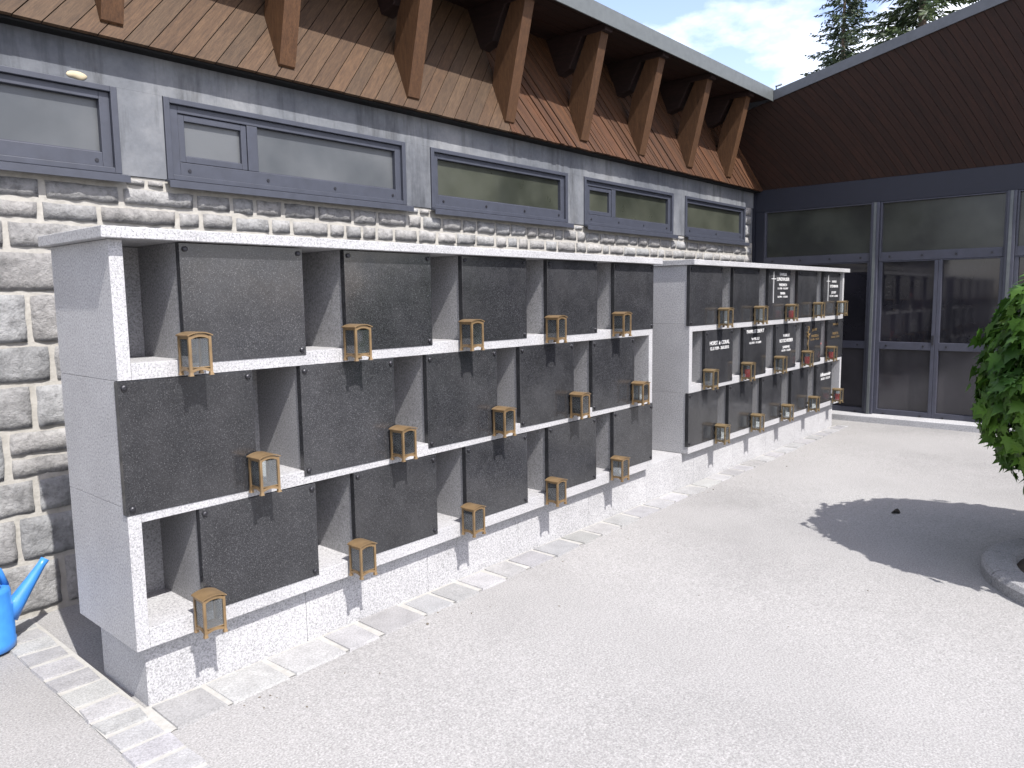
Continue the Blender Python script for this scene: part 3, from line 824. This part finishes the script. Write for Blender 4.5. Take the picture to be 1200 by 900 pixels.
# ------------------------------------------------------------------ maple on its stone ring
TX, TY, TZ, TR = 4.22, -2.95, 1.08, .90
t = thing('ball_maple', 'dense round crowned green maple at the right edge beside the ring of stone', 'tree', (TX, TY, gz(TX)))
rt = random.Random(3)
bm = BM(); lay = bm.loops.layers.float_color.new('tint')
LP = [(0, 0), (.16, .06), (.42, -.06), (.36, .12), (.62, .22), (.40, .33), (.50, .62), (.27, .52), (.16, .66), (0, 1.0)]
LP = LP + [(-x, y) for x, y in reversed(LP[1:-1])]
def crown_r(d):
    return TR * (1 + .07 * noise.noise(d * 2.6) + .05 * noise.noise(d * 6)) * (1 if d.z > -.5 else 1 - .10 * (-.5 - d.z))
for k in range(10500):
    while True:
        d = Vector((rt.gauss(0, 1), rt.gauss(0, 1), rt.gauss(0, 1)))
        if d.length > .1: break
    d.normalize()
    r = crown_r(d) * (1 - (rt.random() ** 2.0) * .42)
    if rt.random() < .06: r *= 1.05
    p = d * r + Vector((0, 0, TZ))
    # leaf frame: face outward-upward, tip droops outward/down
    n = (d * rt.uniform(.5, 1.1) + Vector((0, 0, rt.uniform(.1, .8))) + Vector((rt.uniform(-.5, .5), rt.uniform(-.5, .5), rt.uniform(-.3, .3)))).normalized()
    tip = Vector((d.x, d.y, -.9 + rt.uniform(-.3, .5))) + Vector((rt.uniform(-.4, .4), rt.uniform(-.4, .4), 0))
    tip = (tip - n * tip.dot(n)).normalized(); sd = tip.cross(n)
    s = rt.uniform(.065, .115); fold = rt.uniform(-.1, .35)
    v = [bm.verts.new(p + (sd * x * s * .95 + tip * (y - .4) * s - n * (abs(x) * fold * s) - n * (y * y * .18 * s))) for x, y in LP]
    f = bm.faces.new(v); b = rt.uniform(.65, 1.25); yel = 1 + max(0, rt.gauss(-.1, .35)) * (1.0 if d.z > .35 else .5)  # random yellowing, stronger on top: sunlight on the crown put into the tint
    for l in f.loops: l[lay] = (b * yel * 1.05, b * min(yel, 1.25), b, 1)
obj('crown', bm, M_MAPLE, t, recalc=False)
bm = BM()
tube(bm, [(0, 0, -.02), (.01, 0, .3), (0, .01, .7), (0, 0, 1.2), (0, 0, 1.6)], [.062, .05, .045, .03, .012], 12)
for k in range(14):
    q = k * 2.399; z0 = .55 + .05 * k; e = rt.uniform(.45, .7)
    tube(bm, [(0, 0, z0), (.4 * e * math.cos(q), .4 * e * math.sin(q), z0 + .12), (e * math.cos(q), e * math.sin(q), z0 + .2)], [.02, .012, .005], 7)
obj('trunk', bm, M_BARK, t, smooth=True)
RX, RY = 3.92, -2.90
t = thing('planter_ring', 'low ring of grey granite kerb stones around soil in the tree shade', 'planter', (RX, RY, gz(4)))
nst = 12
for k in range(nst):
    a0, a1 = 2 * math.pi * k / nst + .012, 2 * math.pi * (k + 1) / nst - .012
    bm = BM(); m = 6; prof = [(.74, -.03), (.742, .055), (.725, .078), (.70, .086), (.60, .084), (.575, .07), (.565, -.03)]
    rings = [[bm.verts.new((r * math.cos(a0 + (a1 - a0) * i / m), r * math.sin(a0 + (a1 - a0) * i / m), zz)) for r, zz in prof] for i in range(m + 1)]
    for a, b in zip(rings, rings[1:]):
        for i in range(len(prof)): bm.faces.new([a[i], a[(i + 1) % len(prof)], b[(i + 1) % len(prof)], b[i]])
    bm.faces.new(rings[0]); bm.faces.new(list(reversed(rings[-1])))
    obj('kerb_stone', bm, M_RING, t)
bm = BM(); lathe(bm, [(.58, -.02), (.58, .03), (.4, .045), (.01, .055)], 32)
obj('soil', bm, M_SOIL, t)

# ------------------------------------------------------------------ spruces beyond the roofs
def conifer(name, label, x, y, h, rad, seed, mat, z_from=.25, full=1.0, droop=.5):
    t = thing(name, label, 'tree', (x, y, 0), 'tall conifers rising behind the roofs')
    rn = random.Random(seed)
    bm = BM(); tube(bm, [(0, 0, -.2), (.05, 0, h * .5), (0, 0, h)], [h * .014, h * .008, .02], 10); obj('trunk', bm, M_BARK, t)
    bm = BM(); lay = bm.loops.layers.float_color.new('tint')
    z = h * z_from
    while z < h * .995:
        fz = (z / h - z_from) / (1 - z_from)
        L0 = rad * (1 - fz) ** .85 + .12
        nb = rn.randint(5, 8)
        for k in range(nb):
            if rn.random() > full: continue
            az = rn.uniform(0, 6.283); L = L0 * rn.uniform(.55, 1.12); tl = rn.uniform(.55, 1.25)
            d = Vector((math.cos(az), math.sin(az), 0)); s = d.cross(Vector((0, 0, 1)))
            up = rn.uniform(.05, .35) * (1 if fz < .8 else 2)
            def P(q): return Vector((0, 0, z)) + d * (L * q) + Vector((0, 0, L * (up * q - droop * q * q * .8 + .22 * q ** 4)))
            n = max(10, int(L / .065))
            for i in range(n):
                q = (i + rn.random()) / n
                if q < .10: continue
                p = P(q)
                for sg in (-1, 1):
                    if rn.random() < .12: continue
                    tw = L * .24 * (1.15 - q) + .12
                    dirv = (s * sg * rn.uniform(.4, 1) + d * rn.uniform(.4, 1.0) + Vector((0, 0, rn.uniform(-.9, .1)))).normalized() * tw * rn.uniform(.6, 1.2)
                    wv = dirv.cross(Vector((rn.uniform(-1, 1), rn.uniform(-1, 1), rn.uniform(-1, 1)))).normalized() * rn.uniform(.022, .048)
                    a, b, c, e = p - wv * .4, p + dirv * .45 - wv, p + dirv, p + dirv * .5 + wv
                    f = bm.faces.new([bm.verts.new(w_) for w_ in (a, b, c, e)]); b_ = tl * rn.uniform(.7, 1.25)
                    for l in f.loops: l[lay] = (b_, b_, b_, 1)
        z += rn.uniform(.13, .22) * (h / 16) * (1 - .45 * fz)
    obj('crown', bm, mat, t, recalc=False)
    return t
conifer('spruce_tree', 'slender spruce with sky showing through behind the corner of the roofs', 35.2, 9.0, 17.6, 3.0, 2, M_SPRUCE, .25, .78, .6)
conifer('spruce_tree', 'broad dense spruce, the widest tree behind the right roof', 32.6, 5.2, 21.5, 4.0, 8, M_PINE, .25, .95, .5)
conifer('spruce_tree', 'bushy spruce cut by the top edge right of the widest tree', 36.5, 3.1, 20.5, 3.6, 15, M_PINE, .25, .95, .5)

# ------------------------------------------------------------------ watering can by the wall
t = thing('watering_can', 'blue plastic watering can standing by the stone wall at the left edge', 'watering can', (-.225, 1.13, gz(0) + .012))
bm = BM(); lathe(bm, [(.112, 0), (.118, .006), (.122, .04), (.118, .045), (.120, .12), (.116, .125), (.118, .20), (.113, .205), (.114, .27), (.108, .285), (.085, .292), (.078, .288), (.075, .27), (.10, .26), (.10, .03), (.02, .03)], 36); obj('body', bm, M_BLUE, t, smooth=True)
bm = BM(); tube(bm, [(.095, 0, .13), (.14, .005, .19), (.20, .01, .265), (.255, .015, .335), (.275, .017, .36)], [.046, .038, .027, .019, .020], 14); obj('spout', bm, M_BLUE, t, smooth=True)
bm = BM(); tube(bm, [(-.11, 0, .10), (-.19, 0, .16), (-.19, 0, .28), (-.10, 0, .38), (.0, 0, .395), (.075, 0, .36), (.098, 0, .28)], .016, 10); obj('handle', bm, M_BLUE, t, smooth=True)

LX, LY = 4.70, -1.49
# dry leaf lying on the asphalt in the tree shade
bm = BM()
v = [bm.verts.new((LX + .045 * math.cos(a) * (1 + .3 * math.sin(3 * a)), LY + .028 * math.sin(a), gz(4.5) + .012 + .012 * math.cos(2 * a))) for a in [i * .628 for i in range(10)]]
c = bm.verts.new((LX, LY, gz(4.5) + .006))
for i in range(10): bm.faces.new([v[i], v[(i + 1) % 10], c])
bmesh.ops.solidify(bm, geom=bm.faces[:], thickness=.002)
tag(obj('fallen_leaf', bm, M_LEAFD), 'dark curled dry leaf on the asphalt inside the tree shadow', 'leaf')

# loose grit and bits of leaf lying about on the asphalt
rg = random.Random(77); bm = BM()
for k in range(90):
    x, y = rg.uniform(-.3, 8.3), rg.uniform(-3.2, -.2)
    if k % 3: x, y = rg.uniform(.1, 8.2), yedge(4) - abs(rg.gauss(0, .12)) - .02
    r = rg.uniform(.0015, .0045) * (2.0 if rg.random() < .04 else 1)
    bmesh.ops.create_icosphere(bm, subdivisions=1, radius=1, matrix=Matrix.Translation((x, y, gz(x) + r * .4)) @ Matrix.Rotation(rg.uniform(0, 6), 4, 'Z') @ Matrix.Diagonal((r * rg.uniform(.8, 1.8), r, r * .6, 1)))
tag(obj('grit', bm, plain('grit_mat', (.10, .085, .065), .9, var=.5, sc=300)), kind='stuff')

# ------------------------------------------------------------------ sky, sun, camera
w = bpy.data.worlds.new('World'); S.world = w; w.use_nodes = True
nt = w.node_tree; bg = nt.nodes['Background']
sky = nt.nodes.new('ShaderNodeTexSky'); sky.sky_type = 'NISHITA'; sky.sun_disc = False
sd = Vector((-.20, -1, 1.37)).normalized()
sky.sun_elevation = math.asin(sd.z); sky.sun_rotation = math.atan2(sd.x, sd.y)
sky.air_density = 1.0; sky.dust_density = 1.2; sky.ozone_density = 1.2
tc = nt.nodes.new('ShaderNodeTexCoord')
mp = nt.nodes.new('ShaderNodeMapping'); mp.inputs['Scale'].default_value = (1, 1, 2.2); mp.inputs['Location'].default_value = (.35, .12, .0)
nt.links.new(tc.outputs['Generated'], mp.inputs['Vector'])
nz = nt.nodes.new('ShaderNodeTexNoise'); nz.inputs['Scale'].default_value = 3.4; nz.inputs['Detail'].default_value = 9; nz.inputs['Roughness'].default_value = .55
nt.links.new(mp.outputs[0], nz.inputs['Vector'])
cr = nt.nodes.new('ShaderNodeValToRGB'); cr.color_ramp.elements[0].position = .50; cr.color_ramp.elements[1].position = .70
# one large bank of cloud low above the corner of the roofs, broken up by the noise
dp = nt.nodes.new('ShaderNodeVectorMath'); dp.operation = 'DOT_PRODUCT'
dp.inputs[1].default_value = Vector((math.cos(R(21)), math.sin(R(21)), .24)).normalized()
nt.links.new(tc.outputs['Generated'], dp.inputs[0])
mr = nt.nodes.new('ShaderNodeMapRange'); mr.inputs['From Min'].default_value = .978; mr.inputs['From Max'].default_value = 1.0
mr.inputs['To Min'].default_value = 0; mr.inputs['To Max'].default_value = .20
nt.links.new(dp.outputs['Value'], mr.inputs['Value'])
ad = nt.nodes.new('ShaderNodeMath'); ad.operation = 'ADD'
nt.links.new(nz.outputs['Fac'], ad.inputs[0]); nt.links.new(mr.outputs[0], ad.inputs[1])
dp2 = nt.nodes.new('ShaderNodeVectorMath'); dp2.operation = 'DOT_PRODUCT'
dp2.inputs[1].default_value = Vector((math.cos(R(36)), math.sin(R(36)), .40)).normalized()
nt.links.new(tc.outputs['Generated'], dp2.inputs[0])
mr2 = nt.nodes.new('ShaderNodeMapRange'); mr2.inputs['From Min'].default_value = .86; mr2.inputs['From Max'].default_value = .99
mr2.inputs['To Min'].default_value = .07; mr2.inputs['To Max'].default_value = -.09  # extra cloud added over the unseen sky to raise ambient light, blue gap kept
nt.links.new(dp2.outputs['Value'], mr2.inputs['Value'])
ad2 = nt.nodes.new('ShaderNodeMath'); ad2.operation = 'ADD'
nt.links.new(ad.outputs[0], ad2.inputs[0]); nt.links.new(mr2.outputs[0], ad2.inputs[1])
nt.links.new(ad2.outputs[0], cr.inputs['Fac'])
mx = nt.nodes.new('ShaderNodeMix'); mx.data_type = 'RGBA'
nt.links.new(cr.outputs[0], mx.inputs['Factor']); hz = nt.nodes.new('ShaderNodeMix'); hz.data_type = 'RGBA'; hz.blend_type = 'MULTIPLY'; hz.inputs['Factor'].default_value = 1
nt.links.new(sky.outputs[0], hz.inputs['A']); hz.inputs['B'].default_value = (.92, .80, .82, 1)
nt.links.new(hz.outputs['Result'], mx.inputs['A']); mx.inputs['B'].default_value = (5.4, 5.5, 5.8, 1)
nt.links.new(mx.outputs['Result'], bg.inputs['Color']); bg.inputs['Strength'].default_value = .14

sun = bpy.data.lights.new('sun', 'SUN'); sun.energy = 3.2; sun.angle = R(.5); sun.color = (1, .965, .92)
so = bpy.data.objects.new('sun', sun); COL.objects.link(so)
so.rotation_euler = sd.to_track_quat('Z', 'Y').to_euler(); so.location = (0, -10, 15)

cam = bpy.data.cameras.new('camera'); co = bpy.data.objects.new('camera', cam); COL.objects.link(co)
yaw, pit, rol = R(41.19337676), R(-6.46784409), R(-.76555625)
fw = Vector((math.cos(yaw) * math.cos(pit), math.sin(yaw) * math.cos(pit), math.sin(pit)))
rt_ = Vector((math.sin(yaw), -math.cos(yaw), 0)); up = rt_.cross(fw)
r2 = rt_ * math.cos(rol) + up * math.sin(rol); u2 = up * math.cos(rol) - rt_ * math.sin(rol)
mat = Matrix((r2, u2, -fw)).transposed().to_4x4(); mat.translation = Vector((-1.130, -2.919, 1.6))
co.matrix_world = mat
cam.sensor_fit = 'HORIZONTAL'; cam.sensor_width = 36; cam.lens = 36 * 886.61 / 1200; cam.clip_end = 1000; cam.clip_start = .05
S.camera = co
vs = S.view_settings
vs.view_transform = 'Standard'; vs.look = 'None'; vs.gamma = 1; vs.exposure = 1.55; vs.use_curve_mapping = False
S.cycles.max_bounces = 8; S.cycles.transparent_max_bounces = 16
S.cycles.use_denoising = True
